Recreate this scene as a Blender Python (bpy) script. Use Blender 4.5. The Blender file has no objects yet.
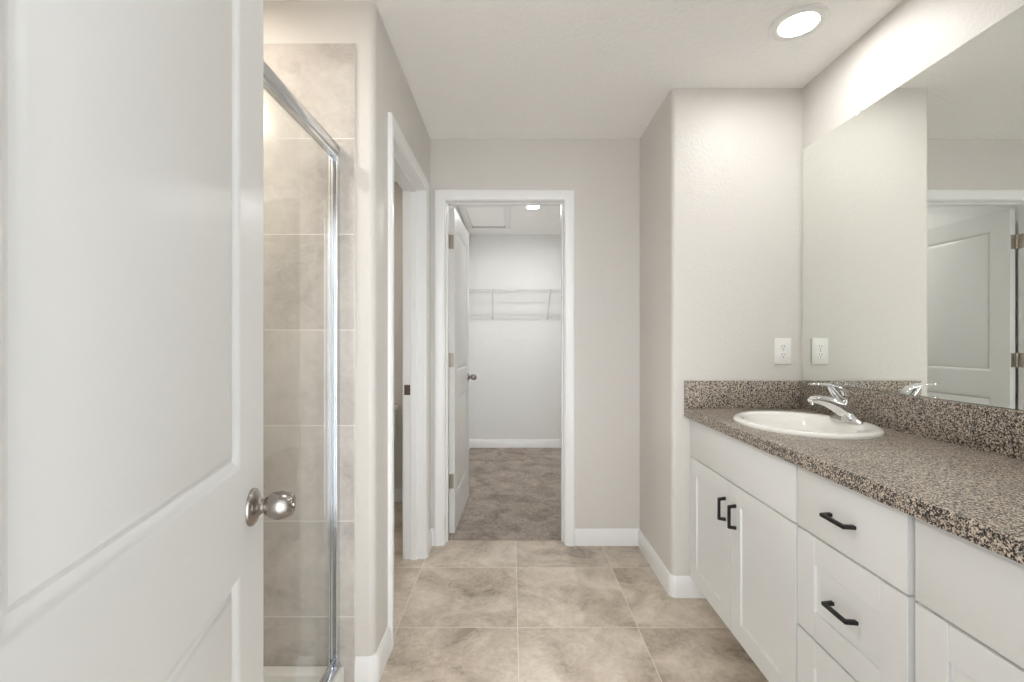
import bpy, bmesh, math, random
from mathutils import Vector, Matrix

random.seed(7)
S = bpy.context.scene
COL = S.collection
PI = math.pi

# ------------------------------------------------------------------ camera, world, exposure
CAMZ = 1.226
CEIL = 2.44
cd = bpy.data.cameras.new('camera')
cd.sensor_width = 36.0
cd.lens = 455.0 / 1024.0 * 36.0
cd.clip_start = 0.02
cam = bpy.data.objects.new('camera', cd)
COL.objects.link(cam)
cam.location = (0, 0, CAMZ)
cam.rotation_euler = (PI / 2, 0, 0)
S.camera = cam

S.view_settings.view_transform = 'Standard'
S.view_settings.look = 'None'
S.view_settings.gamma = 1.0
S.view_settings.use_curve_mapping = False
S.view_settings.exposure = 0.32
S.cycles.max_bounces = 16
S.cycles.diffuse_bounces = 12
S.cycles.glossy_bounces = 6
S.cycles.transparent_max_bounces = 16
S.cycles.sample_clamp_indirect = 0.0

LAMP = {'vanity': 84.0, 'near': 36.0, 'hall': 44.0, 'shower': 230.0, 'closet': 460.0, 'toilet': 85.0}  # 'near' and 'hall' are added fill lamps, out of view
LAMP_COL = (1.0, 0.993, 0.985)
WARM_COL = (1.0, 0.93, 0.83)

w = bpy.data.worlds.new('daylight')
S.world = w
w.use_nodes = True
bgn = w.node_tree.nodes['Background']
bgn.inputs[0].default_value = (0.93, 0.96, 1.0, 1)
# unseen background light, shaped brightest straight back so the entry door stays dimmer
_wt = w.node_tree
_tc = _wt.nodes.new('ShaderNodeTexCoord')
_sp = _wt.nodes.new('ShaderNodeSeparateXYZ')
_wt.links.new(_tc.outputs['Generated'], _sp.inputs[0])
_mr = _wt.nodes.new('ShaderNodeMapRange')
_mr.interpolation_type = 'SMOOTHSTEP'
_mr.inputs['From Min'].default_value = -0.72
_mr.inputs['From Max'].default_value = -0.97
_mr.inputs['To Min'].default_value = 1.6
_mr.inputs['To Max'].default_value = 6.3
_wt.links.new(_sp.outputs[1], _mr.inputs['Value'])
_wt.links.new(_mr.outputs[0], bgn.inputs[1])


# ------------------------------------------------------------------ node helpers
def srgb(r, g, b):
    def f(c):
        c /= 255.0
        return c / 12.92 if c <= 0.04045 else ((c + 0.055) / 1.055) ** 2.4
    return (f(r), f(g), f(b), 1.0)


class NT:
    def __init__(self, name):
        self.m = bpy.data.materials.new(name)
        self.m.use_nodes = True
        self.t = self.m.node_tree
        self.b = self.t.nodes['Principled BSDF']
        self.out = self.t.nodes['Material Output']

    def n(self, typ, **kw):
        nd = self.t.nodes.new(typ)
        for k, v in kw.items():
            setattr(nd, k, v)
        return nd

    def link(self, a, b):
        self.t.links.new(a, b)

    def setin(self, nd, key, v):
        if hasattr(v, 'is_linked') or isinstance(v, bpy.types.NodeSocket):
            self.link(v, nd.inputs[key])
        else:
            nd.inputs[key].default_value = v

    def math(self, op, a, b=None, c=None, clamp=False):
        nd = self.n('ShaderNodeMath', operation=op)
        nd.use_clamp = clamp
        self.setin(nd, 0, a)
        if b is not None:
            self.setin(nd, 1, b)
        if c is not None:
            self.setin(nd, 2, c)
        return nd.outputs[0]

    def mix(self, f, a, b, mode='MIX'):
        nd = self.n('ShaderNodeMix', data_type='RGBA', blend_type=mode)
        self.setin(nd, 0, f)
        self.setin(nd, 6, a)
        self.setin(nd, 7, b)
        return nd.outputs[2]

    def pos(self):
        return self.n('ShaderNodeNewGeometry').outputs['Position']

    def obj(self):
        return self.n('ShaderNodeTexCoord').outputs['Object']

    def noise(self, vec, scale, detail=4, rough=0.5, dist=0.0):
        nd = self.n('ShaderNodeTexNoise')
        self.link(vec, nd.inputs['Vector'])
        nd.inputs['Scale'].default_value = scale
        nd.inputs['Detail'].default_value = detail
        nd.inputs['Roughness'].default_value = rough
        nd.inputs['Distortion'].default_value = dist
        return nd.outputs['Fac']

    def ramp(self, f, stops, interp='LINEAR'):
        nd = self.n('ShaderNodeValToRGB')
        nd.color_ramp.interpolation = interp
        e = nd.color_ramp.elements
        while len(e) < len(stops):
            e.new(0.5)
        for el, (p, c) in zip(e, stops):
            el.position = p
            el.color = c if len(c) == 4 else (*c, 1)
        self.setin(nd, 0, f)
        return nd.outputs[0]

    def bump(self, h, strength, dist):
        nd = self.n('ShaderNodeBump')
        nd.inputs['Strength'].default_value = strength
        nd.inputs['Distance'].default_value = dist
        self.link(h, nd.inputs['Height'])
        self.link(nd.outputs[0], self.b.inputs['Normal'])

    def base(self, c, rough=0.5, metal=0.0, spec=None):
        self.setin(self.b, 'Base Color', c)
        self.setin(self.b, 'Roughness', rough)
        self.setin(self.b, 'Metallic', metal)
        if spec is not None:
            self.b.inputs['Specular IOR Level'].default_value = spec


def plain(name, col, rough=0.5, metal=0.0, spec=None, bump=None):
    t = NT(name)
    t.base(col, rough, metal, spec)
    if bump:
        t.bump(t.noise(t.obj(), bump[0], 3), bump[1], bump[2])
    return t.m


def paint(name, col, scale, strength, dist, rough=0.6):
    t = NT(name)
    p = t.pos()
    n1 = t.noise(p, scale, 3, 0.55)
    big = t.noise(p, 1.6, 2, 0.5)
    c = t.mix(t.math('MULTIPLY', big, 0.12), col, tuple(x * 0.93 for x in col[:3]) + (1,))
    t.base(c, rough, 0, 0.35)
    t.bump(t.ramp(n1, [(0.42, (0, 0, 0)), (0.62, (1, 1, 1))]), strength, dist)
    return t.m


def tile_mat(name, axes, offs, sizes, grout_w, stops, grout_col, rough, cloud, vary, bumps=0.25, warm=None):
    """cloudy ceramic tiles laid on a straight grid in world space"""
    t = NT(name)
    p = t.pos()
    sep = t.n('ShaderNodeSeparateXYZ')
    t.link(p, sep.inputs[0])
    idx, masks = [], []
    for a, o, s in zip(axes, offs, sizes):
        q = t.math('DIVIDE', t.math('SUBTRACT', sep.outputs[a], o), s)
        idx.append(t.math('FLOOR', q))
        fr = t.math('FRACT', q)
        d = t.math('MULTIPLY', t.math('MINIMUM', fr, t.math('SUBTRACT', 1.0, fr)), s)
        masks.append(d)
    d = t.math('MINIMUM', masks[0], masks[1])
    mask = t.math('SUBTRACT', 1.0, t.math('SMOOTH_MIN', t.math('DIVIDE', d, grout_w * 0.5), 1.0, 0.25), clamp=True)
    comb = t.n('ShaderNodeCombineXYZ')
    t.link(idx[0], comb.inputs[0])
    t.link(idx[1], comb.inputs[1])
    wn = t.n('ShaderNodeTexWhiteNoise', noise_dimensions='3D')
    t.link(comb.outputs[0], wn.inputs['Vector'])
    # every tile samples its own stretch of the cloud pattern
    sh = t.n('ShaderNodeVectorMath', operation='MULTIPLY_ADD')
    t.link(wn.outputs['Color'], sh.inputs[0])
    sh.inputs[1].default_value = (9, 9, 9)
    t.link(p, sh.inputs[2])
    v = sh.outputs[0]
    n1 = t.noise(v, cloud, 6, 0.62, 0.6)
    n2 = t.noise(v, cloud * 5.5, 5, 0.65, 1.5)
    n3 = t.noise(v, cloud * 0.8, 3, 0.5, 2.6)
    vein = t.math('SUBTRACT', 1.0, t.math('MULTIPLY', t.math('ABSOLUTE', t.math('SUBTRACT', n3, 0.5)), 28.0), clamp=True)
    f = t.math('ADD', t.math('MULTIPLY', n1, 0.72), t.math('MULTIPLY', n2, 0.28))
    f = t.math('ADD', f, t.math('MULTIPLY', t.math('SUBTRACT', wn.outputs['Value'], 0.5), vary))
    c = t.ramp(f, stops)
    c = t.mix(t.math('MULTIPLY', vein, 0.16), c, stops[-1][1])
    c = t.mix(mask, c, grout_col)
    t.base(c, t.math('ADD', t.math('MULTIPLY', mask, 0.3), rough), 0, 0.45)
    h = t.math('SUBTRACT', t.math('MULTIPLY', n2, 0.15), mask)
    t.bump(h, bumps, 0.002)
    return t.m


# ------------------------------------------------------------------ materials
M = {}
M['wall'] = paint('greige_wall_paint', srgb(213, 209.5, 204), 80, 0.14, 0.005, 0.45)
M['closetwall'] = paint('pale_closet_paint', srgb(229, 229.5, 228), 80, 0.14, 0.005)
M['ceiling'] = paint('white_ceiling_texture', srgb(250, 249, 247), 55, 0.3, 0.007, 0.8)
M['trim'] = plain('white_trim_paint', srgb(235, 235, 234), 0.32)
M['door'] = plain('white_door_paint', srgb(216, 216, 213), 0.34)
M['cabinet'] = plain('white_cabinet_lacquer', srgb(228, 229, 228), 0.38)
M['cabinetbox'] = plain('white_cabinet_carcass', srgb(214, 213, 210), 0.5)
M['ceramic'] = plain('white_glazed_ceramic', srgb(240, 239, 235), 0.08)
M['acrylic'] = plain('white_acrylic', srgb(232, 232, 229), 0.22)
M['chrome'] = plain('polished_chrome', (0.82, 0.83, 0.85, 1), 0.06, 1.0)
M['frame'] = plain('bright_aluminium', (0.72, 0.74, 0.76, 1), 0.16, 1.0)
M['nickel'] = plain('satin_nickel', srgb(160, 154, 148), 0.26, 1.0)
M['hinge'] = plain('brushed_nickel_hinge', srgb(176, 168, 158), 0.3, 1.0)
M['black'] = plain('matte_black_metal', srgb(16, 16, 17), 0.42, 0.0)
M['dark'] = plain('dark_slot', srgb(40, 38, 36), 0.6)
M['plastic'] = plain('white_plastic', srgb(238, 237, 234), 0.3)
M['wire'] = plain('white_vinyl_wire', srgb(205, 204, 201), 0.35)
M['bronze'] = plain('bronze_strike', srgb(120, 108, 96), 0.35, 1.0)
M['gap_shade'] = plain('grey_gap_shade', srgb(70, 72, 74), 0.6)  # dark tone standing for the shade in the hatch gap

fstops = [(0.32, srgb(140, 127, 112)), (0.43, srgb(180, 167, 151)), (0.55, srgb(206, 194, 179)), (0.68, srgb(226, 217, 205))]
M['floortile'] = tile_mat('cloudy_beige_floor_tile', (0, 1), (0.0245, 1.947), (0.5145, 0.515), 0.0052,
                          fstops, srgb(232, 225, 214), 0.30, 4.2, 0.07)
sstops = [(0.28, srgb(160, 154, 147)), (0.45, srgb(188, 182, 175)), (0.58, srgb(200, 195, 188)), (0.75, srgb(214, 209, 203))]
M['showertile'] = tile_mat('cloudy_grey_shower_tile', (0, 2), (-0.558, 0.247), (0.70, 0.3395), 0.005,
                           sstops, srgb(224, 220, 212), 0.22, 3.2, 0.06)
M['showertile_side'] = tile_mat('cloudy_grey_shower_tile_side', (1, 2), (1.625, 0.247), (0.70, 0.3395), 0.005,
                                sstops, srgb(224, 220, 212), 0.22, 3.2, 0.06)


def granite():
    t = NT('speckled_granite_laminate')
    p = t.obj()
    v1 = t.n('ShaderNodeTexVoronoi')
    t.link(p, v1.inputs['Vector'])
    v1.inputs['Scale'].default_value = 350
    s = t.n('ShaderNodeSeparateColor')
    t.link(v1.outputs['Color'], s.inputs[0])
    n = t.noise(p, 150, 2, 0.5)
    f = t.math('ADD', t.math('MULTIPLY', s.outputs[0], 0.6), t.math('MULTIPLY', t.math('SUBTRACT', n, 0.36), 1.1))
    c = t.ramp(f, [(0.0, srgb(27, 26, 26)), (0.27, srgb(68, 64, 61)), (0.38, srgb(120, 112, 104)),
                   (0.46, srgb(174, 161, 147)), (0.58, srgb(214, 202, 186)), (0.76, srgb(110, 102, 95))], 'CONSTANT')
    t.base(c, 0.28, 0, 0.5)
    return t.m


M['granite'] = granite()


def carpet():
    t = NT('taupe_cut_pile_carpet')
    p = t.pos()
    fine = t.noise(p, 420, 2, 0.7)
    mid = t.noise(p, 60, 3, 0.6)
    big = t.noise(p, 5.5, 5, 0.65, 0.8)
    f = t.math('ADD', t.math('ADD', t.math('MULTIPLY', fine, 0.25), t.math('MULTIPLY', mid, 0.3)), t.math('MULTIPLY', big, 0.45))
    c = t.ramp(f, [(0.36, srgb(134, 123, 113)), (0.5, srgb(180, 168, 157)), (0.63, srgb(212, 201, 191))])
    t.base(c, 0.95, 0, 0.1)
    t.bump(t.math('ADD', fine, mid), 0.8, 0.012)
    return t.m


M['carpet'] = carpet()


def glass():
    t = NT('clear_shower_glass')
    lw = t.n('ShaderNodeLayerWeight')
    lw.inputs[0].default_value = 0.5
    fr = t.math('ADD', t.math('MULTIPLY', t.math('POWER', lw.outputs['Facing'], 5.0), 0.96), 0.04)
    tr = t.n('ShaderNodeBsdfTransparent')
    tr.inputs[0].default_value = (0.965, 0.972, 0.966, 1)
    gl = t.n('ShaderNodeBsdfGlossy')
    gl.inputs['Roughness'].default_value = 0.0
    mx = t.n('ShaderNodeMixShader')
    t.link(fr, mx.inputs[0])
    t.link(tr.outputs[0], mx.inputs[1])
    t.link(gl.outputs[0], mx.inputs[2])
    t.link(mx.outputs[0], t.out.inputs[0])
    return t.m


M['glass'] = glass()
M['mirror'] = plain('silvered_mirror', (0.895, 0.915, 0.88, 1), 0.0, 1.0)


def emit(name, strength):
    t = NT(name)
    t.base((1, 1, 1, 1), 0.5)
    t.b.inputs['Emission Color'].default_value = (*(WARM_COL if name[-6:] in ('shower', 'toilet') else LAMP_COL), 1)
    t.b.inputs['Emission Strength'].default_value = strength
    return t.m


for k, v in LAMP.items():
    M['lens_' + k] = emit('lit_diffuser_' + k, v)


# ------------------------------------------------------------------ mesh building
class MB:
    def __init__(self):
        self.bm = bmesh.new()

    def face(self, vs):
        try:
            return self.bm.faces.new(vs)
        except ValueError:
            return None

    def absorb(self, bm2):
        mp = {}
        for v in bm2.verts:
            mp[v] = self.bm.verts.new(v.co)
        for f in bm2.faces:
            nf = self.face([mp[v] for v in f.verts])
            if nf:
                nf.material_index = f.material_index
        bm2.free()

    def box(self, x0, x1, y0, y1, z0, z1, bevel=0.0, seg=2, edges=None):
        b = bmesh.new()
        vs = [b.verts.new((x, y, z)) for x in (x0, x1) for y in (y0, y1) for z in (z0, z1)]
        for q in ((0, 1, 3, 2), (4, 6, 7, 5), (0, 4, 5, 1), (2, 3, 7, 6), (0, 2, 6, 4), (1, 5, 7, 3)):
            b.faces.new([vs[i] for i in q])
        if bevel > 0:
            es = [e for e in b.edges if edges is None or edges(e)]
            bmesh.ops.bevel(b, geom=es, offset=bevel, segments=seg, profile=0.5, affect='EDGES')
        self.absorb(b)
        return self

    def lathe(self, prof, mat=Matrix(), n=40):
        rings = []
        for r, h in prof:
            if r < 1e-6:
                rings.append([self.bm.verts.new(mat @ Vector((0, 0, h)))])
            else:
                rings.append([self.bm.verts.new(mat @ Vector((r * math.cos(2 * PI * i / n), r * math.sin(2 * PI * i / n), h))) for i in range(n)])
        self.skin(rings)
        for rg, rev in ((rings[0], True), (rings[-1], False)):
            if len(rg) > 1:
                self.face(list(reversed(rg)) if rev else rg)
        return self

    def skin(self, rings):
        for a, b in zip(rings, rings[1:]):
            n = max(len(a), len(b))
            for i in range(n):
                j = (i + 1) % n
                if len(a) == 1 and len(b) == 1:
                    continue
                if len(a) == 1:
                    self.face([a[0], b[i], b[j]])
                elif len(b) == 1:
                    self.face([a[i], a[j], b[0]])
                else:
                    self.face([a[i], a[j], b[j], b[i]])

    def tube(self, pts, r, n=10):
        pts = [Vector(p) for p in pts]
        rings = []
        for i, p in enumerate(pts):
            d = (pts[min(i + 1, len(pts) - 1)] - pts[max(i - 1, 0)]).normalized()
            up = Vector((0, 0, 1)) if abs(d.z) < 0.9 else Vector((0, 1, 0))
            s = d.cross(up).normalized()
            u = s.cross(d)
            rr = r[i] if isinstance(r, (list, tuple)) else r
            rings.append([self.bm.verts.new(p + rr * (s * math.cos(2 * PI * k / n) + u * math.sin(2 * PI * k / n))) for k in range(n)])
        self.skin(rings)
        self.face(list(reversed(rings[0])))
        self.face(rings[-1])
        return self

    def loft(self, pts, wh, side=Vector((0, 1, 0)), n=20, power=2.0):
        """superellipse sections (half width along side, half height) along a path"""
        pts = [Vector(p) for p in pts]
        rings = []
        for i, p in enumerate(pts):
            d = (pts[min(i + 1, len(pts) - 1)] - pts[max(i - 1, 0)]).normalized()
            u = side.cross(d).normalized()
            ww, hh = wh[i]
            rg = []
            for k in range(n):
                c, s = math.cos(2 * PI * k / n), math.sin(2 * PI * k / n)
                cx = math.copysign(abs(c) ** (2 / power), c)
                sx = math.copysign(abs(s) ** (2 / power), s)
                rg.append(self.bm.verts.new(p + side * ww * cx + u * hh * sx))
            rings.append(rg)
        self.skin(rings)
        self.face(list(reversed(rings[0])))
        self.face(rings[-1])
        return self

    def ellipses(self, rings_def, n=72):
        """rings of (cx, cy, a, b, z) skinned in order; the last ring is closed"""
        rings = [[self.bm.verts.new((cx + a * math.cos(2 * PI * i / n), cy + b * math.sin(2 * PI * i / n), z)) for i in range(n)]
                 for cx, cy, a, b, z in rings_def]
        self.skin(rings)
        return rings

    def sweep(self, path, prof, closed_ends=True):
        """path: list of (x,y); prof: list of (out, z) with out measured to the LEFT of travel"""
        P = [Vector((x, y)) for x, y in path]
        nrm = []
        for a, b in zip(P, P[1:]):
            d = (b - a).normalized()
            nrm.append(Vector((-d.y, d.x)))
        offs = []
        for i in range(len(P)):
            if i == 0:
                offs.append(nrm[0])
            elif i == len(P) - 1:
                offs.append(nrm[-1])
            else:
                m = (nrm[i - 1] + nrm[i]).normalized()
                offs.append(m / max(0.3, m.dot(nrm[i])))
        rings = [[self.bm.verts.new((p.x + o.x * t, p.y + o.y * t, z)) for t, z in prof] for p, o in zip(P, offs)]
        self.skin(rings)
        if closed_ends:
            self.face(list(reversed(rings[0])))
            self.face(rings[-1])
        return self

    def xf(self, mat):
        bmesh.ops.transform(self.bm, matrix=mat, verts=self.bm.verts)
        return self

    def build(self, name, mat, parent=None, smooth=38, local=False):
        bm = self.bm
        bmesh.ops.recalc_face_normals(bm, faces=bm.faces)
        if parent is not None:
            if not local:
                bmesh.ops.transform(bm, matrix=WM[parent].inverted(), verts=bm.verts)
            org = None
        else:
            xs = [v.co for v in bm.verts]
            org = Vector((sum((min(v[i] for v in xs), max(v[i] for v in xs))) / 2 for i in range(2)))
            org = Vector((org[0], org[1], min(v.z for v in xs)))
            bmesh.ops.translate(bm, vec=-org, verts=bm.verts)
        me = bpy.data.meshes.new(name)
        bm.to_mesh(me)
        bm.free()
        mats = mat if isinstance(mat, (list, tuple)) else [mat]
        for mm in mats:
            me.materials.append(mm)
        for p in me.polygons:
            p.use_smooth = True
        me.set_sharp_from_angle(angle=math.radians(smooth))
        o = bpy.data.objects.new(name, me)
        COL.objects.link(o)
        if parent is not None:
            o.parent = parent
            WM[o] = WM[parent].copy()
        else:
            o.location = org
            WM[o] = Matrix.Translation(org)
        return o


WM = {}


def tag(o, label=None, cat=None, group=None, kind=None):
    if label:
        o['label'] = label
    if cat:
        o['category'] = cat
    if group:
        o['group'] = group
    if kind:
        o['kind'] = kind
    return o


def thing(name, label, cat, loc, rotz=0.0, group=None, kind=None):
    o = bpy.data.objects.new(name, None)
    o.empty_display_size = 0.1
    COL.objects.link(o)
    o.location = loc
    o.rotation_euler = (0, 0, rotz)
    WM[o] = Matrix.Translation(Vector(loc)) @ Matrix.Rotation(rotz, 4, 'Z')
    return tag(o, label, cat, group, kind)


def copy_tree(o, parent=None):
    c = o.copy()
    COL.objects.link(c)
    if parent is not None:
        c.parent = parent
    for ch in list(o.children):
        copy_tree(ch, c)
    return c


def struct(name, mb, mat, label, cat):
    return tag(mb.build(name, mat), label, cat, kind='structure')


# ------------------------------------------------------------------ plan dimensions
YB = 2.734                    # back wall of the bathroom
TH = 0.115                    # wall thickness
XL = -0.491                   # left wall
YS = 1.625                    # tiled end wall of the shower
XR = 1.393                    # wall with the mirror
YE = 2.183                    # wall at the far end of the vanity
XE = 0.767                    # return beside the far end of the vanity
YN0, YN1 = 0.020, 0.135       # entry wall
YC = 5.185                    # closet back wall
YT = 3.47                     # back wall of the toilet room
OX0, OX1, OH = -0.402, 0.313, 2.070     # closet opening, between jambs
LY0, LY1 = 1.862, 2.555                 # toilet room opening
NX0, NX1 = -0.305, 0.410                # entry opening
J = 0.018                     # jamb board

# ------------------------------------------------------------------ floor, ceiling, walls
struct('floor', MB().box(-1.75, 1.52, -0.02, 2.80, -0.06, 0.0).box(-1.75, -0.55, 2.80, 3.6, -0.06, 0.0), M['floortile'],
       'large beige cloudy square tiles with pale grout on the bathroom floor', 'floor')
struct('floor_closet', MB().box(-0.61, 1.45, 2.80, 5.30, -0.05, 0.012), M['carpet'],
       'taupe cut pile carpet beyond the closet doorway', 'carpet')
cb = MB().box(-1.75, 1.52, -0.02, 5.30, CEIL, CEIL + 0.08)
struct('ceiling', cb, M['ceiling'], 'white lightly textured ceiling over the bathroom and closet', 'ceiling')


def vert_edge(x, y):
    def f(e):
        a, b = e.verts
        return all(abs(v.co.x - x) < 1e-5 and abs(v.co.y - y) < 1e-5 for v in (a, b))
    return f


# back wall with the closet opening
b = MB()
b.box(-0.61, OX0 - J, YB, YB + TH, 0, CEIL)
b.box(OX1 + J, 0.80, YB, YB + TH, 0, CEIL)
b.box(OX0 - J, OX1 + J, YB, YB + TH, OH + J, CEIL)
struct('wall_back', b, M['wall'], 'grey painted wall around the closet doorway', 'wall')
# bump-out that ends the vanity alcove
b = MB()
b.box(XE, XR + 0.1, YE, YB + TH, 0, CEIL, 0.022, 5, vert_edge(XE, YE))
struct('wall_end', b, M['wall'], 'pale beige wall with rounded corner at the far end of the vanity', 'wall')
struct('wall_right', MB().box(XR, XR + 0.1, YN1, YE, 0, CEIL), M['wall'], 'cream wall behind the long mirror', 'wall')
# left wall with the toilet room opening
b = MB()
b.box(XL - TH, XL, YS + TH, LY0 - J, 0, CEIL)
b.box(XL - TH, XL, LY1 + J, YB, 0, CEIL)
b.box(XL - TH, XL, LY0 - J, LY1 + J, OH + J, CEIL)
struct('wall_left', b, M['wall'], 'beige wall around the doorway beside the shower', 'wall')
struct('wall_shower', MB().box(-1.60, XL, YS, YS + TH, 0, CEIL, 0.024, 5, vert_edge(XL, YS)), M['wall'],
       'wall with rounded corner that carries the shower tiles', 'wall')
struct('wall_shower_left', MB().box(-1.60, -1.50, 0.60, YS, 0, CEIL), M['wall'], 'wall on the far side of the shower stall', 'wall')
struct('wall_shower_near', MB().box(-1.50, XL, 0.60, 0.71, 0, CEIL), M['wall'], 'wall at the near end of the shower stall', 'wall')
struct('wall_left_near', MB().box(XL - TH, XL, YN1, 0.60, 0, CEIL), M['wall'], 'wall behind the open entry door', 'wall')
b = MB()
b.box(XL - TH, NX0 - J, YN0, YN1, 0, CEIL)
b.box(NX1 + J, XR + 0.1, YN0, YN1, 0, CEIL)
b.box(NX0 - J, NX1 + J, YN0, YN1, OH + J, CEIL)
struct('wall_entry', b, M['wall'], 'wall with the entry doorway', 'wall')
# toilet room and closet
struct('wall_toilet_back', MB().box(-1.75, XL - TH, YT, YT + 0.1, 0, CEIL), M['wall'], 'back wall of the toilet room', 'wall')
struct('wall_toilet_left', MB().box(-1.75, -1.65, YS + TH, YT, 0, CEIL), M['wall'], 'far side wall of the toilet room', 'wall')
struct('wall_closet_left', MB().box(XL - TH, XL, YB + TH, YC, 0, CEIL), M['closetwall'], 'closet wall behind the open closet door', 'wall')
struct('wall_closet_right', MB().box(1.30, 1.40, YB + TH, YC, 0, CEIL), M['closetwall'], 'right wall of the closet', 'wall')
struct('wall_closet_back', MB().box(XL - TH, 1.40, YC, YC + 0.1, 0, CEIL), M['closetwall'], 'pale back wall of the closet with the wire shelf', 'wall')
struct('wall_closet_front', MB().box(0.80, 1.30, YB + TH, YB + TH + 0.02, 0, CEIL), M['closetwall'], 'closet wall right of its doorway', 'wall')

# shower tiling
tt = 0.010
b = MB()
b.box(-1.49, -0.558, YS - tt, YS - 0.0005, 0.0, 2.287, 0.004, 2,
      lambda e: all(abs(v.co.x + 0.558) < 1e-5 and abs(v.co.y - YS + tt) < 1e-5 for v in e.verts) or
      all(abs(v.co.z - 2.287) < 1e-5 and abs(v.co.y - YS + tt) < 1e-5 for v in e.verts))
struct('wall_tiles_end', b, M['showertile'], 'large grey cloudy tiles on the end wall of the shower', 'shower tiles')
struct('wall_tiles_left', MB().box(-1.4995, -1.49, 0.72, YS - tt, 0, 2.287), M['showertile_side'], 'large grey tiles on the long wall of the shower', 'shower tiles')
struct('wall_tiles_near', MB().box(-1.49, -0.558, 0.7105, 0.72, 0, 2.287), M['showertile'], 'large grey tiles on the near wall of the shower', 'shower tiles')


# ------------------------------------------------------------------ casings, jambs, baseboards
CP = [(0.005, 0.0), (0.005, 0.008), (0.009, 0.011), (0.016, 0.0115), (0.021, 0.0135), (0.045, 0.017), (0.056, 0.017), (0.061, 0.013), (0.062, 0.0)]


def casing(mb, w0, w1, h, place):
    """mitred casing round an opening; place(u, z, t) -> world point"""
    rings = []
    for k in range(4):
        rg = []
        for o, t in CP:
            u, z = [(w0 - o, 0.0), (w0 - o, h + o), (w1 + o, h + o), (w1 + o, 0.0)][k]
            rg.append(mb.bm.verts.new(place(u, z, t)))
        rings.append(rg)
    mb.skin(rings)
    mb.face(list(reversed(rings[0])))
    mb.face(rings[-1])
    return mb


def jamb(mb, u0, u1, h, d0, d1, s0, s1, place):
    """lining boards plus stop; place(u, d, z) -> world, d is the depth through the wall"""
    def bx(a0, a1, b0, b1, z0, z1):
        p, q = place(a0, b0, z0), place(a1, b1, z1)
        mb.box(min(p[0], q[0]), max(p[0], q[0]), min(p[1], q[1]), max(p[1], q[1]), z0, z1, 0.0012, 1)
    bx(u0 - J, u0, d0, d1, 0, h + J)
    bx(u1, u1 + J, d0, d1, 0, h + J)
    bx(u0, u1, d0, d1, h, h + J)
    st = 0.010
    bx(u0, u0 + st, s0, s1, 0, h)
    bx(u1 - st, u1, s0, s1, 0, h)
    bx(u0 + st, u1 - st, s0, s1, h - st, h)
    return mb


# closet doorway
t1 = thing('trim_1', 'white casing and jamb around the closet doorway', 'door frame', (0, YB, 0), kind='structure')
casing(MB(), OX0, OX1, OH, lambda u, z, t: (u, YB - t, z)).build('casing', M['trim'], t1)
casing(MB(), OX0, OX1, OH, lambda u, z, t: (u, YB + TH + t, z)).build('casing', M['trim'], t1)
jamb(MB(), OX0, OX1, OH, YB - 0.001, YB + TH + 0.001, YB + 0.04, YB + 0.078, lambda u, d, z: (u, d, z)).build('jamb', M['trim'], t1)
# toilet room doorway
t2 = thing('trim_2', 'white casing and jamb around the doorway beside the shower', 'door frame', (XL, (LY0 + LY1) / 2, 0), kind='structure')
casing(MB(), LY0, LY1, OH, lambda u, z, t: (XL + t, u, z)).build('casing', M['trim'], t2)
casing(MB(), LY0, LY1, OH, lambda u, z, t: (XL - TH - t, u, z)).build('casing', M['trim'], t2)
jamb(MB(), LY0, LY1, OH, XL - TH - 0.001, XL + 0.001, XL - 0.078, XL - 0.04, lambda u, d, z: (d, u, z)).build('jamb', M['trim'], t2)
b = MB()
b.box(XL - TH + 0.002, XL - 0.079, LY1 - 0.0035, LY1 - 0.0005, 0.923, 0.980, 0.0012, 1)
b.box(XL - TH + 0.010, XL - 0.088, LY1 - 0.0042, LY1 - 0.0034, 0.938, 0.965)
b.build('strike_plate', M['bronze'], t2)
# entry doorway
t3 = thing('trim_3', 'white casing and jamb around the entry doorway', 'door frame', (0, YN1, 0), kind='structure')
casing(MB(), NX0, NX1, OH, lambda u, z, t: (u, YN1 + t, z)).build('casing', M['trim'], t3)
jamb(MB(), NX0, NX1, OH, YN0 - 0.001, YN1 + 0.001, YN0 + 0.03, YN0 + 0.068, lambda u, d, z: (u, d, z)).build('jamb', M['trim'], t3)

BP = [(0, 0), (0.014, 0), (0.014, 0.070), (0.0125, 0.074), (0.0125, 0.079), (0.009, 0.086), (0.0075, 0.094), (0.004, 0.100), (0, 0.100)]


def arc(cx, cy, r, a0, a1, n=6):
    return [(cx + r * math.cos(math.radians(a0 + (a1 - a0) * i / n)), cy + r * math.sin(math.radians(a0 + (a1 - a0) * i / n))) for i in range(n + 1)]


def base(name, path, label, z=0.0):
    mb = MB().sweep(path, [(t, zz + z) for t, zz in BP])
    return struct(name, mb, M['trim'], label, 'baseboard')


# travel keeps the room on the left hand
base('baseboard_back', [(XE - 0.001, YB), (OX1 + 0.062, YB)], 'short white baseboard on the back wall right of the closet doorway')
base('baseboard_right', [(0.93, YE)] + list(reversed(arc(XE + 0.022, YE + 0.022, 0.022, 180, 270))) + [(XE, YB)],
     'white baseboard wrapping the rounded corner beside the vanity')
base('baseboard_left', [(XL, LY0 - 0.062)] + arc(XL - 0.024, YS + 0.024, 0.024, 0, -90) + [(-0.558, YS)],
     'white baseboard wrapping the rounded corner beside the shower')
base('baseboard_left_far', [(OX0 - 0.062, YB), (XL, YB), (XL, LY1 + 0.062)], 'bit of white baseboard between the two door casings')
base('baseboard_closet_back', [(1.30, YC), (XL, YC), (XL, YB + TH)], 'white baseboard along the closet back wall', 0.008)
base('baseboard_toilet', [(XL - TH, YT), (-1.65, YT), (-1.65, YS + TH)], 'white baseboard along the toilet room back wall')


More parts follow.
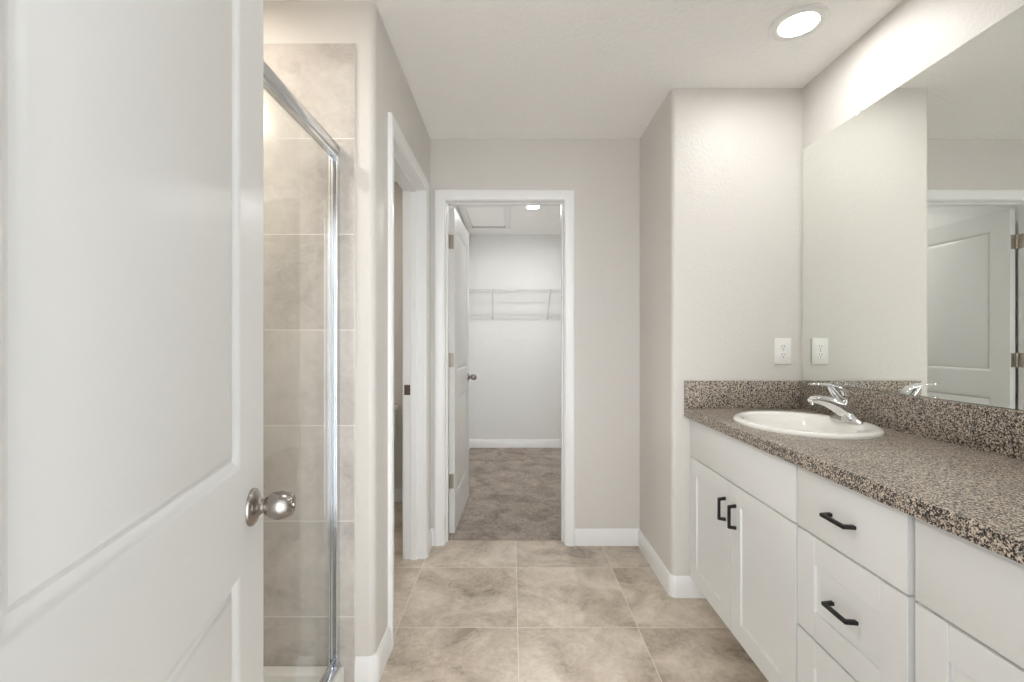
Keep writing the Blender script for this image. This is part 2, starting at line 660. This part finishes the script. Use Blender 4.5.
# ------------------------------------------------------------------ doors
def panel_rings(b, y, sgn, x0, x1, z0, z1):
    """moulded panel sunk into a door face at depth y (sgn: outward side along y)"""
    steps = [(0.0, 0.0), (0.004, -0.001), (0.013, -0.0070), (0.016, -0.0088), (0.020, -0.0088), (0.024, -0.0062), (0.032, -0.0045), (0.046, -0.0015), (0.048, -0.0010)]
    rings = []
    for ins, dep in steps:
        yy = y + sgn * dep
        rings.append([b.bm.verts.new(p) for p in ((x0 + ins, yy, z0 + ins), (x1 - ins, yy, z0 + ins), (x1 - ins, yy, z1 - ins), (x0 + ins, yy, z1 - ins))])
    b.skin(rings)
    b.face(rings[-1])


def door_slab(W, z0, z1, x_off=0.0):
    """leaf along +x from its hinge edge, thickness between y=-0.035 and 0"""
    b = MB()
    T = 0.035
    st = 0.108
    pz = [(z0 + 0.215, 0.862), (1.024, z1 - 0.115)]
    xs = [x_off, x_off + st, x_off + W - st, x_off + W]
    zs = [z0, pz[0][0], pz[0][1], pz[1][0], pz[1][1], z1]
    for y, sgn in ((0.0, 1), (-T, -1)):
        for i in range(3):
            for j in range(5):
                if i == 1 and j in (1, 3):
                    panel_rings(b, y, sgn, xs[1], xs[2], zs[j], zs[j + 1])
                else:
                    b.face([b.bm.verts.new(p) for p in ((xs[i], y, zs[j]), (xs[i + 1], y, zs[j]), (xs[i + 1], y, zs[j + 1]), (xs[i], y, zs[j + 1]))])
    x0, x1 = xs[0], xs[3]
    for q in (((x0, 0, z0), (x0, -T, z0), (x0, -T, z1), (x0, 0, z1)), ((x1, 0, z0), (x1, -T, z0), (x1, -T, z1), (x1, 0, z1)),
              ((x0, 0, z0), (x1, 0, z0), (x1, -T, z0), (x0, -T, z0)), ((x0, 0, z1), (x1, 0, z1), (x1, -T, z1), (x0, -T, z1))):
        b.face([b.bm.verts.new(p) for p in q])
    bmesh.ops.remove_doubles(b.bm, verts=b.bm.verts, dist=1e-5)
    return b


KNOB = [(0.0125, 0.010), (0.0120, 0.018), (0.0120, 0.0225), (0.0150, 0.0235), (0.0195, 0.0275), (0.0232, 0.034), (0.0252, 0.042), (0.0256, 0.048),
        (0.0246, 0.055), (0.0222, 0.063), (0.0185, 0.0695), (0.0168, 0.0712), (0.0120, 0.0715), (0.0085, 0.0705), (0.0075, 0.0690),
        (0.0065, 0.0690), (0.0060, 0.0735), (0.0040, 0.0745), (0.0, 0.0746)]
ROSE = [(0.0335, 0.0), (0.0335, 0.003), (0.0325, 0.0055), (0.0290, 0.0080), (0.0225, 0.0105), (0.0175, 0.0130), (0.0140, 0.0165), (0.0125, 0.020)]


def door(name, label, hinge, ang, W, hand, z0=0.016, z1=2.062):
    """hand=+1: leaf thickness lies on the -y local side of the hinge line"""
    d = thing(name, label, 'door', (hinge[0], hinge[1], 0), ang, kind='structure')
    dy = 0.0 if hand > 0 else 0.035
    door_slab(W, z0, z1, 0.004).xf(Matrix.Translation((0, dy, 0))).build('leaf', M['door'], d, 25, local=True)
    kx = 0.004 + W - 0.062
    for s in (1, -1):
        yy = dy if s > 0 else dy - 0.035
        m = Matrix.Translation((kx, yy, 0.949)) @ Matrix.Rotation(-s * PI / 2, 4, 'X') @ Matrix.Scale(0.91, 4)
        k = MB().lathe(KNOB, m).build('door_knob', M['nickel'], d, local=True)
        MB().lathe(ROSE, m).build('rose', M['nickel'], k, local=True)
    # latch plate on the free edge
    MB().box(0.004 + W - 0.0005, 0.004 + W + 0.001, dy - 0.030, dy - 0.005, 0.914, 0.970, 0.001, 1) \
        .box(0.004 + W, 0.004 + W + 0.009, dy - 0.022, dy - 0.013, 0.934, 0.950, 0.002, 1).build('latch_plate', M['nickel'], d, local=True)
    return d, dy


def hinge(parent, z, dy, T_side, jamb_vec):
    """barrel at the local origin, one leaf let into the door edge and one on the jamb"""
    b = MB()
    by = dy + 0.0045 if T_side > 0 else dy - 0.035 - 0.0045
    hh = 0.0445
    for k in range(5):
        z0 = z - hh + k * 2 * hh / 5
        b.lathe([(0.0054, z0 + 0.0006), (0.0056, z0 + 0.0012), (0.0056, z0 + 2 * hh / 5 - 0.0012), (0.0054, z0 + 2 * hh / 5 - 0.0006)], Matrix.Translation((0.0, by, 0)), 14)
    b.lathe([(0.003, z + hh), (0.0052, z + hh + 0.001), (0.004, z + hh + 0.004), (0, z + hh + 0.005)], Matrix.Translation((0.0, by, 0)), 14)
    y0, y1 = (by - 0.034, by) if T_side > 0 else (by, by + 0.034)
    b.box(0.0012, 0.0042, y0, y1, z - hh, z + hh, 0.0008, 1)
    b.box(*jamb_vec(by), z - hh, z + hh, 0.0008, 1)
    for dz in (-0.030, 0.0, 0.030):
        yo = (y0 + y1) / 2 + (0.006 if dz == 0 else -0.006)
        b.lathe([(0.0045, 0.0), (0.004, 0.0010), (0, 0.0012)], Matrix.Translation((0.0012, yo, z + dz)) @ Matrix.Rotation(-PI / 2, 4, 'Y'), 12)
    return b.build('hinge', M['hinge'], parent, local=True)


# entry door: hinged on the left of the entry, swung past square towards the shower
ent = Vector((-0.448, 0.820))
edir = Vector((-math.sin(math.radians(12.5)), math.cos(math.radians(12.5))))
W1 = 0.648
hp = ent - edir * (W1 + 0.004)
d1, dy1 = door('door_1', 'big white two-panel entry door standing open close to the camera, with satin knob', hp, math.atan2(edir.y, edir.x), W1, -1)
# local +y points to the left (shower) side; the leaf lies between y=0 and 0.035, face towards camera room at y=0
for z in (0.34, 1.10, 1.86):
    hinge(d1, z, dy1, -1, lambda by: (-0.035, 0.0, by, by + 0.003))
# closet door: hinged on the closet side of the left jamb, open almost square
a2 = math.radians(90 - 2.0 + 4.0)
a2 = math.radians(88.0)
d2, dy2 = door('door_2', 'white two-panel closet door open into the carpeted closet', (OX0 + 0.004, YB + TH + 0.010), a2, 0.700, -1)
d2.location.x = OX0 + 0.041
WM[d2] = Matrix.Translation(d2.location) @ Matrix.Rotation(a2, 4, 'Z')
for z in (0.343, 1.106, 1.85):
    hinge(d2, z, dy2, 1, lambda by: (-0.044, -0.004, by - 0.001, by + 0.002))
# toilet room door: hinged on the near jamb, folded back inside the toilet room
d3, dy3 = door('door_3', 'white toilet room door standing open behind the wall beside the shower', (XL - TH - 0.012, LY0 + 0.004), math.radians(178), 0.680, -1)
for z in (0.343, 1.106, 1.85):
    hinge(d3, z, dy3, 1, lambda by: (-0.044, -0.004, by - 0.001, by + 0.002))

# ------------------------------------------------------------------ shower
pan = thing('shower_pan', 'white shower base with raised curb behind the glass', 'shower base', (-1.04, 1.17, 0))
b = MB()
x0, x1, y0, y1 = -1.489, -0.596, 0.721, YS - tt - 0.001
o = [(x0, y0), (x1, y0), (x1, y1), (x0, y1)]
ins = lambda d: [(x0 + d * 0.6, y0 + d * 0.6), (x1 - d, y0 + d * 0.6), (x1 - d, y1 - d * 0.6), (x0 + d * 0.6, y1 - d * 0.6)]
rings = []
for d, z in ((0, 0.0), (0, 0.066), (0.003, 0.0735), (0.010, 0.0755), (0.060, 0.0755), (0.072, 0.070), (0.082, 0.036), (0.10, 0.031)):
    rings.append([b.bm.verts.new((x, y, z)) for x, y in (ins(d) if d else o)])
b.skin(rings)
ctr = b.bm.verts.new((-1.04, 1.17, 0.022))
for i in range(4):
    b.face([rings[-1][i], rings[-1][(i + 1) % 4], ctr])
b.face(list(reversed(rings[0])))
b.build('base', M['acrylic'], pan)
MB().lathe([(0.045, 0.020), (0.045, 0.0255), (0.040, 0.027), (0, 0.027)], Matrix.Translation((-1.04, 1.17, 0)), 32).build('drain', M['chrome'], pan)

enc = thing('shower_enclosure', 'framed clear glass shower screen with bright metal header and posts', 'shower screen', (-0.63, 1.17, 0.0755))
GX = -0.624
zt = 0.0755
b = MB()
b.box(GX - 0.018, GX + 0.014, 0.7205, YS - tt - 0.001, 1.884, 1.918, 0.004, 2)
b.box(GX - 0.012, GX + 0.008, 0.7205, YS - tt - 0.001, 1.872, 1.884)
b.build('header', M['frame'], enc)
b = MB()
b.box(GX - 0.020, GX + 0.018, 0.7205, YS - tt - 0.001, zt + 0.0003, zt + 0.014, 0.003, 2)
b.box(GX - 0.004, GX + 0.004, 0.7205, YS - tt - 0.001, zt + 0.014, zt + 0.034, 0.002, 1)
b.build('bottom_track', M['frame'], enc)
for ya, yb in ((0.7205, 0.745), (YS - tt - 0.026, YS - tt - 0.001)):
    b = MB()
    b.box(GX - 0.017, GX - 0.011, ya, yb, zt + 0.014, 1.872, 0.001, 1)
    b.box(GX + 0.008, GX + 0.014, ya, yb, zt + 0.014, 1.872, 0.001, 1)
    ym = yb - 0.004 if ya > 1 else ya
    b.box(GX - 0.011, GX + 0.008, ym, ym + 0.004, zt + 0.014, 1.872)
    b.build('wall_post', M['frame'], enc)
for ya, yb, xo in ((1.03, YS - tt - 0.010, -0.0065), (0.728, 1.07, 0.0035)):
    g = MB().box(GX + xo - 0.003, GX + xo + 0.003, ya, yb, zt + 0.036, 1.872).build('glass_panel', M['glass'], enc)
    b = MB()
    for yy in (ya - 0.002, yb - 0.014):
        b.box(GX + xo - 0.0045, GX + xo + 0.0045, yy, yy + 0.016, zt + 0.036, 1.872, 0.001, 1)
    b.build('stile', M['frame'], g)

# ------------------------------------------------------------------ vanity
FX = 0.850                    # front face of doors and drawers
CTX, CTZ0, CTZ1 = 0.825, 0.865, 0.905
BX0, BX1 = 0.8705, 1.391


def shaker(y0, y1, z0, z1, rail):
    """flat frame with a recessed centre, face towards -x"""
    b = MB()
    xf, xb = FX, FX + 0.020
    b.box(xf, xb, y0, y0 + rail, z0, z1, 0.0012, 1)
    b.box(xf, xb, y1 - rail, y1, z0, z1, 0.0012, 1)
    b.box(xf, xb, y0 + rail, y1 - rail, z0, z0 + rail, 0.0012, 1)
    b.box(xf, xb, y0 + rail, y1 - rail, z1 - rail, z1, 0.0012, 1)
    b.box(xf + 0.0075, xb - 0.002, y0 + rail - 0.002, y1 - rail + 0.002, z0 + rail - 0.002, z1 - rail + 0.002)
    return b


def slab(y0, y1, z0, z1):
    return MB().box(FX, FX + 0.020, y0, y1, z0, z1, 0.0018, 2)


def pull(yc, zc, vertical):
    """square bar pull with two tapered feet"""
    b = MB()
    L, s, out = 0.047, 0.0046, 0.031
    prof = [(-L, 0.0), (-L, 0.0), ]
    P = [(-L - 0.001, 0.0), (-L + 0.004, out), (L - 0.004, out), (L + 0.001, 0.0), (L - 0.0115, 0.0), (L - 0.0135, out - 0.0095), (-L + 0.0135, out - 0.0095), (-L + 0.0115, 0.0)]
    rings = []
    for q in (-s, s):
        rings.append([b.bm.verts.new((FX - o, (yc + q) if vertical else (yc + a), (zc + a) if vertical else (zc + q))) for a, o in P])
    b.skin(rings)
    quads = ((0, 1, 6, 7), (1, 2, 5, 6), (2, 3, 4, 5))
    for rg in rings:
        for qd in quads:
            b.face([rg[i] for i in qd])
    bmesh.ops.recalc_face_normals(b.bm, faces=b.bm.faces)
    sharp = [e for e in b.bm.edges if len(e.link_faces) == 2 and e.calc_face_angle(0) > 0.5]
    bmesh.ops.bevel(b.bm, geom=sharp, offset=0.0009, segments=2, affect='EDGES')
    return b


def carcass(y0, y1, parent):
    b = MB()
    b.box(BX0, BX1, y0, y0 + 0.016, 0.095, 0.864)
    b.box(BX0, BX1, y1 - 0.016, y1, 0.095, 0.864)
    b.box(BX0, BX1, y0 + 0.016, y1 - 0.016, 0.095, 0.111)
    b.box(BX1 - 0.010, BX1, y0 + 0.016, y1 - 0.016, 0.111, 0.864)
    b.box(BX0, BX0 + 0.018, y0 + 0.016, y1 - 0.016, 0.111, 0.864)
    b.box(BX0 + 0.065, BX1, y0, y1, 0.0, 0.095)
    return b.build('body', M['cabinetbox'], parent)


def sink_cabinet(label, y0, y1, f0, f1):
    t = thing('vanity_cabinet', label, 'cabinet', ((BX0 + BX1) / 2, (y0 + y1) / 2, 0), 0, 'white vanity cabinets')
    carcass(y0, y1, t)
    slab(f0, f1, 0.680, 0.857).build('false_front', M['cabinet'], t)
    mid = (f0 + f1) / 2
    for a, c, hy in ((mid + 0.002, f1, mid + 0.042), (f0, mid - 0.002, mid - 0.042)):
        d = shaker(a, c, 0.097, 0.674, 0.072).build('cabinet_door', M['cabinet'], t)
        pull(hy, 0.558, True).build('handle', M['black'], d)
    return t


sink_cabinet('white vanity cabinet with two shaker doors under the oval basin', 1.362, YE - 0.0005, 1.3665, 2.172)
t = thing('vanity_cabinet', 'white vanity cabinet with a stack of drawers and horizontal black pulls', 'cabinet', ((BX0 + BX1) / 2, 1.165, 0), 0, 'white vanity cabinets')
carcass(0.970, 1.3615, t)
d = slab(0.978, 1.356, 0.680, 0.857).build('drawer', M['cabinet'], t)
pull(1.170, 0.764, False).build('handle', M['black'], d)
d = shaker(0.978, 1.356, 0.388, 0.674, 0.076).build('drawer', M['cabinet'], t)
pull(1.163, 0.532, False).build('handle', M['black'], d)
d = shaker(0.978, 1.356, 0.097, 0.382, 0.076).build('drawer', M['cabinet'], t)
pull(1.163, 0.240, False).build('handle', M['black'], d)
sink_cabinet('white vanity cabinet at the near end, right of the drawer stack', 0.137, 0.9695, 0.145, 0.960)

# countertop with an oval cut-out
SX, SY, SA, SB = 1.112, 1.743, 0.232, 0.265
ct = thing('countertop', 'speckled brown granite-look countertop with low upstands along the walls', 'countertop', (1.11, 1.17, CTZ0))
b = MB()
cy0, cy1 = 0.136, YE - 0.0005
b0, b1 = 1.36, YE - 0.0005
CX1 = XR - 0.0005
angs = sorted([2 * PI * i / 72 for i in range(72)] + [math.atan2(yy - SY, xx - SX) % (2 * PI) for xx in (CTX, CX1) for yy in (b0, b1)])


def rect_hit(a):
    c, s = math.cos(a), math.sin(a)
    k = min([((CX1 - SX) / c if c > 0 else (CTX - SX) / c) if abs(c) > 1e-9 else 9, ((b1 - SY) / s if s > 0 else (b0 - SY) / s) if abs(s) > 1e-9 else 9])
    return SX + c * k, SY + s * k


RS = 0.006
rings = []
hole = [(SX + (SA - 0.02) * math.cos(a), SY + (SB - 0.02) * math.sin(a)) for a in angs]
outer = [rect_hit(a) for a in angs]
# top ring follows a softened front edge
rings.append([b.bm.verts.new((x, y, CTZ0)) for x, y in hole])
rings.append([b.bm.verts.new((x, y, CTZ1)) for x, y in hole])
rings.append([b.bm.verts.new((max(x, CTX + RS), y, CTZ1)) for x, y in outer])
rings.append([b.bm.verts.new((max(x, CTX + RS * 0.29), y, CTZ1 - RS * 0.29)) for x, y in outer])
rings.append([b.bm.verts.new((x, y, CTZ1 - RS)) for x, y in outer])
rings.append([b.bm.verts.new((x, y, CTZ0)) for x, y in outer])
b.skin(rings)
b.skin([rings[-1], rings[0]])
pr = [(CTX, CTZ0), (CTX, CTZ1 - RS), (CTX + RS * 0.29, CTZ1 - RS * 0.29), (CTX + RS, CTZ1), (CX1, CTZ1), (CX1, CTZ0)]
r2 = [[b.bm.verts.new((x, y, z)) for x, z in pr] for y in (cy0, b0)]
b.skin(r2)
b.face(r2[0])
b.build('slab', M['granite'], ct)
MB().box(XR - 0.022, XR - 0.0005, cy0, YE - 0.0005, CTZ1, 1.036, 0.002, 2).build('backsplash', M['granite'], ct)
MB().box(CTX, XR - 0.0225, YE - 0.021, YE - 0.0005, CTZ1, 1.036, 0.002, 2).build('side_splash', M['granite'], ct)

# oval basin
sk = thing('sink', 'white oval drop-in basin set into the speckled countertop', 'sink', (SX, SY, CTZ1))
b = MB()
z = CTZ1
BXc = SX - 0.022              # the bowl sits forward of the rim to leave a tap deck
rd = [(SX, SY, SA - 0.001, SB - 0.001, z + 0.0003), (SX, SY, SA, SB, z + 0.006), (SX, SY, SA - 0.002, SB - 0.002, z + 0.011), (SX, SY, SA - 0.008, SB - 0.008, z + 0.0150),
      (SX, SY, SA - 0.016, SB - 0.016, z + 0.0165), (SX - 0.004, SY, SA - 0.026, SB - 0.028, z + 0.0160), (BXc, SY, SA - 0.052, SB - 0.046, z + 0.0120),
      (BXc, SY, SA - 0.060, SB - 0.054, z + 0.006), (BXc, SY, SA - 0.066, SB - 0.062, z - 0.012), (BXc, SY, SA - 0.078, SB - 0.078, z - 0.050),
      (BXc, SY, SA - 0.105, SB - 0.108, z - 0.090), (BXc, SY, SA - 0.145, SB - 0.155, z - 0.118), (BXc, SY, 0.045, 0.055, z - 0.130), (BXc, SY, 0.022, 0.022, z - 0.133)]
rg = b.ellipses(rd)
b.face(rg[-1])
b.build('basin', M['ceramic'], sk, 50)
MB().lathe([(0.021, z - 0.1325), (0.021, z - 0.1300), (0.017, z - 0.1290), (0.012, z - 0.1310), (0, z - 0.1310)], Matrix.Translation((BXc, SY, 0)), 24).build('drain', M['chrome'], sk)

# tap
FXc, FZ = 1.278, CTZ1 + 0.0150
fa = thing('faucet', 'chrome single-lever faucet on the back rim of the oval basin', 'faucet', (FXc, SY, FZ))
b = MB()
rd = []
for a, bb, zz, p in ((0.027, 0.082, 0.0, 0), (0.027, 0.082, 0.006, 0), (0.0255, 0.080, 0.010, 0), (0.0245, 0.060, 0.017, 0), (0.0240, 0.040, 0.026, 0), (0.0235, 0.030, 0.034, 0)):
    rd.append((FXc, SY, a, bb, FZ + zz))
rg = b.ellipses(rd, 48)
b.face(rg[-1])
b.face(list(reversed(rg[0])))
b.build('base', M['chrome'], fa, 50)
b = MB()
b.loft([(FXc + 0.006, SY, FZ + 0.020), (FXc - 0.006, SY, FZ + 0.043), (FXc - 0.035, SY, FZ + 0.061), (FXc - 0.072, SY, FZ + 0.075), (FXc - 0.105, SY, FZ + 0.082),
        (FXc - 0.128, SY, FZ + 0.081), (FXc - 0.138, SY, FZ + 0.076)],
       [(0.030, 0.026), (0.029, 0.029), (0.026, 0.026), (0.0225, 0.020), (0.0195, 0.0155), (0.017, 0.013), (0.012, 0.009)], power=2.4)
sp = b.build('spout', M['chrome'], fa, 60)
MB().lathe([(0.0105, 0.0), (0.0105, 0.014), (0.006, 0.0145), (0, 0.0145)], Matrix.Translation((FXc - 0.127, SY, FZ + 0.062)), 20).build('aerator', M['chrome'], sp)
b = MB()
b.lathe([(0.0235, 0.0), (0.0240, 0.010), (0.0235, 0.022), (0.0195, 0.033), (0.012, 0.040), (0, 0.042)],
        Matrix.Translation((FXc - 0.006, SY, FZ + 0.048)) @ Matrix.Rotation(math.radians(-22), 4, 'Y'), 28)
b.loft([(FXc - 0.020, SY, FZ + 0.076), (FXc - 0.036, SY, FZ + 0.098), (FXc - 0.052, SY, FZ + 0.120), (FXc - 0.062, SY, FZ + 0.134)],
       [(0.018, 0.014), (0.016, 0.0115), (0.0155, 0.0100), (0.015, 0.007)], power=2.6)
b.loft([(FXc - 0.004, SY, FZ + 0.098), (FXc - 0.010, SY, FZ + 0.114), (FXc - 0.030, SY, FZ + 0.128), (FXc - 0.066, SY, FZ + 0.138), (FXc - 0.100, SY, FZ + 0.1405), (FXc - 0.132, SY, FZ + 0.1415), (FXc - 0.139, SY, FZ + 0.141)],
       [(0.012, 0.0035), (0.0165, 0.0050), (0.0185, 0.0060), (0.0185, 0.0060), (0.0175, 0.0048), (0.0155, 0.0038), (0.010, 0.003)], power=2.6)
b.build('lever', M['chrome'], fa, 60)

# ------------------------------------------------------------------ mirror, outlet
mr = thing('wall_mirror', 'long frameless mirror above the countertop', 'mirror', (XR, 1.17, 1.038))
MB().box(XR - 0.0070, XR - 0.001, 0.20, YE - 0.012, 1.0375, 2.138, 0.0008, 1).build('glass', M['mirror'], mr)
for yc in (1.82, 0.9):
    for zc, s in ((2.138, 1),):
        b = MB()
        b.box(XR - 0.0105, XR - 0.0005, yc - 0.009, yc + 0.009, zc + 0.0005, zc + 0.014, 0.001, 1)
        b.box(XR - 0.0105, XR - 0.0080, yc - 0.009, yc + 0.009, zc - 0.008, zc + 0.004, 0.001, 1)
        b.build('clip', M['plastic'], mr)

ol = thing('power_outlet', 'white double power outlet on the wall beside the mirror', 'outlet', (1.297, YE, 1.178))
oc, oz = 1.297, 1.178
b = MB()
b.box(oc - 0.0395, oc + 0.0395, YE - 0.0065, YE - 0.0003, oz - 0.0625, oz + 0.0625, 0.0025, 2)
b.build('cover_plate', M['plastic'], ol)
for s in (1, -1):
    zc = oz + s * 0.0195
    b = MB()
    mt = Matrix.Translation((oc, YE - 0.0064, zc)) @ Matrix.Rotation(PI / 2, 4, 'X')
    b.lathe([(0.0172, 0.0), (0.0172, 0.0012), (0.0165, 0.0020), (0, 0.0020)], mt, 32)
    r = b.build('receptacle', M['plastic'], ol)
    b = MB()
    yy = YE - 0.0088
    b.box(oc - 0.0075, oc - 0.0052, yy, yy + 0.001, zc - 0.001, zc + 0.0075)
    b.box(oc + 0.0052, oc + 0.0075, yy, yy + 0.001, zc + 0.000, zc + 0.0070)
    b.lathe([(0.0026, 0.0), (0.0026, 0.001), (0, 0.001)], Matrix.Translation((oc, yy + 0.001, zc - 0.0085)) @ Matrix.Rotation(PI / 2, 4, 'X'), 14)
    b.build('slot', M['dark'], r)
MB().lathe([(0.0032, 0.0), (0.0028, 0.0012), (0, 0.0014)], Matrix.Translation((oc, YE - 0.0064, oz)) @ Matrix.Rotation(PI / 2, 4, 'X'), 14).build('screw', M['nickel'], ol)


# ------------------------------------------------------------------ ceiling lights
def downlight(x, y, key, label, r=0.098):
    t = thing('ceiling_light', label, 'ceiling light', (x, y, CEIL), 0, 'round recessed ceiling lights')
    mt = Matrix.Translation((x, y, CEIL))
    k = r / 0.098
    MB().lathe([(0.098 * k, -0.0004), (0.098 * k, -0.004), (0.094 * k, -0.0085), (0.086 * k, -0.0105), (0.068 * k, -0.0095), (0.066 * k, -0.0050)], mt, 56).build('trim_ring', M['plastic'], t)
    MB().lathe([(0.0665 * k, -0.0045), (0.0658 * k, -0.0062), (0.050 * k, -0.0072), (0, -0.0076)], mt, 56).build('lens', M['lens_' + key], t)
    return t


downlight(1.092, 1.735, 'vanity', 'lit round ceiling light above the oval basin')
downlight(1.092, 0.60, 'near', 'round fill light added out of view above the near end of the vanity')  # unseen lamp, added to even out the light at the near counter
downlight(-0.05, 1.0, 'hall', 'round fill light added out of view over the open floor near the entry')  # unseen lamp, added as fill for floor and cabinet fronts
downlight(-1.16, 1.17, 'shower', 'lit round ceiling light above the shower stall')
downlight(0.19, 4.10, 'closet', 'lit round ceiling light inside the closet', 0.078)
downlight(-1.15, 2.60, 'toilet', 'lit round ceiling light inside the toilet room')

# ------------------------------------------------------------------ closet
hx0, hx1, hy0, hy1 = -0.50 + 0.02, -0.015, 4.02, 4.868
ah = thing('attic_hatch', 'white framed attic hatch in the closet ceiling', 'hatch', ((hx0 + hx1) / 2, (hy0 + hy1) / 2, CEIL))
b = MB()
fw = 0.058
for q in ((hx0, hx1, hy0, hy0 + fw), (hx0, hx1, hy1 - fw, hy1), (hx0, hx0 + fw, hy0 + fw, hy1 - fw), (hx1 - fw, hx1, hy0 + fw, hy1 - fw)):
    b.box(*q, CEIL - 0.018, CEIL - 0.0003, 0.003, 1)
b.build('frame', M['trim'], ah)
MB().box(hx0 + fw, hx1 - fw, hy1 - fw - 0.014, hy1 - fw, CEIL - 0.012, CEIL - 0.0003).build('gap_shade_strip', M['gap_shade'], ah)  # dark strip painted in as the shadow line of the panel gap
MB().box(hx0 + fw + 0.006, hx1 - fw - 0.006, hy0 + fw + 0.006, hy1 - fw - 0.015, CEIL - 0.010, CEIL - 0.0003).build('panel', M['ceiling'], ah)

sh = thing('wire_shelf', 'white wire shelf with slanted braces on the closet back wall', 'shelf', (0.4, YC, 1.78))
ys0 = YC - 0.305
zs = 1.780
b = MB()
for yy, zz, r in ((ys0, zs, 0.0042), (ys0, zs - 0.038, 0.0045), (YC - 0.006, zs, 0.0032), (YC - 0.155, zs - 0.005, 0.0032)):
    b.tube([(XL + 0.002, yy, zz), (1.298, yy, zz)], r, 8)
n = 66
for i in range(n):
    x = XL + 0.012 + i * (1.285 - XL - 0.012) / (n - 1)
    b.tube([(x, YC - 0.006, zs + 0.004), (x, ys0, zs + 0.004), (x, ys0 - 0.002, zs - 0.038)], 0.0019, 5)
b.build('wire_deck', M['wire'], sh)
for x in (-0.20, 0.42, 1.02):
    b = MB()
    b.tube([(x, ys0 + 0.004, zs - 0.004), (x - 0.006, ys0 + 0.02, zs - 0.03), (x - 0.018, YC - 0.012, 1.497), (x - 0.018, YC - 0.006, 1.484)], 0.0052, 8)
    b.box(x - 0.027, x - 0.009, YC - 0.004, YC - 0.0003, 1.465, 1.500, 0.001, 1)
    b.build('brace', M['wire'], sh)
for x in (-0.40, 0.10, 0.62, 1.15):
    MB().box(x - 0.008, x + 0.008, YC - 0.012, YC - 0.0003, zs - 0.012, zs + 0.008, 0.002, 1).build('wall_clip', M['plastic'], sh)

# ------------------------------------------------------------------ toilet, glimpsed through the doorway
TX = -1.075
to = thing('toilet', 'white toilet glimpsed through the doorway beside the shower', 'toilet', (TX, YT - 0.3, 0))
b = MB()
b.loft([(TX, YT - 0.115, 0.40), (TX, YT - 0.115, 0.55), (TX, YT - 0.115, 0.715)], [(0.195, 0.085), (0.212, 0.095), (0.218, 0.098)], Vector((1, 0, 0)), 36, 5)
tk = b.build('tank', M['ceramic'], to, 50)
b = MB()
b.loft([(TX, YT - 0.118, 0.7155), (TX, YT - 0.118, 0.722), (TX, YT - 0.118, 0.745), (TX, YT - 0.118, 0.755)], [(0.222, 0.104), (0.230, 0.110), (0.230, 0.110), (0.215, 0.098)], Vector((1, 0, 0)), 36, 5)
b.build('tank_lid', M['ceramic'], to, 50)
b = MB()
b.lathe([(0.012, 0), (0.012, 0.012), (0, 0.013)], Matrix.Translation((TX - 0.15, YT - 0.212, 0.66)) @ Matrix.Rotation(PI / 2, 4, 'X'), 16)
b.box(TX - 0.155, TX - 0.075, YT - 0.232, YT - 0.224, 0.652, 0.668, 0.003, 2)
b.build('flush_lever', M['chrome'], tk)
b = MB()
rg = b.ellipses([(TX, YT - 0.40, 0.105, 0.245, 0.0), (TX, YT - 0.40, 0.105, 0.24, 0.06), (TX, YT - 0.42, 0.115, 0.22, 0.18), (TX, YT - 0.45, 0.165, 0.245, 0.32), (TX, YT - 0.455, 0.182, 0.25, 0.385),
                 (TX, YT - 0.455, 0.178, 0.246, 0.395), (TX, YT - 0.455, 0.135, 0.20, 0.392), (TX, YT - 0.45, 0.11, 0.16, 0.30), (TX, YT - 0.43, 0.05, 0.07, 0.22)], 40)
b.face(list(reversed(rg[0])))
b.face(rg[-1])
b.build('bowl', M['ceramic'], to, 50)
b = MB()
rg = b.ellipses([(TX, YT - 0.45, 0.180, 0.245, 0.397), (TX, YT - 0.45, 0.188, 0.252, 0.405), (TX, YT - 0.45, 0.186, 0.250, 0.422), (TX, YT - 0.45, 0.165, 0.23, 0.430)], 40)
b.face(list(reversed(rg[0])))
b.face(rg[-1])
b.build('seat_lid', M['plastic'], to, 50)

# parts that look different from the rest of their thing
for o in S.objects:
    if o.parent is not None:
        lab = {'handle': 'matte black bar pull', 'door_knob': 'satin nickel knob', 'hinge': 'brushed nickel hinge', 'strike_plate': 'bronze strike plate',
               'flush_lever': 'chrome flush lever'}.get(o.name.split('.')[0])
        if lab:
            o['label'] = lab
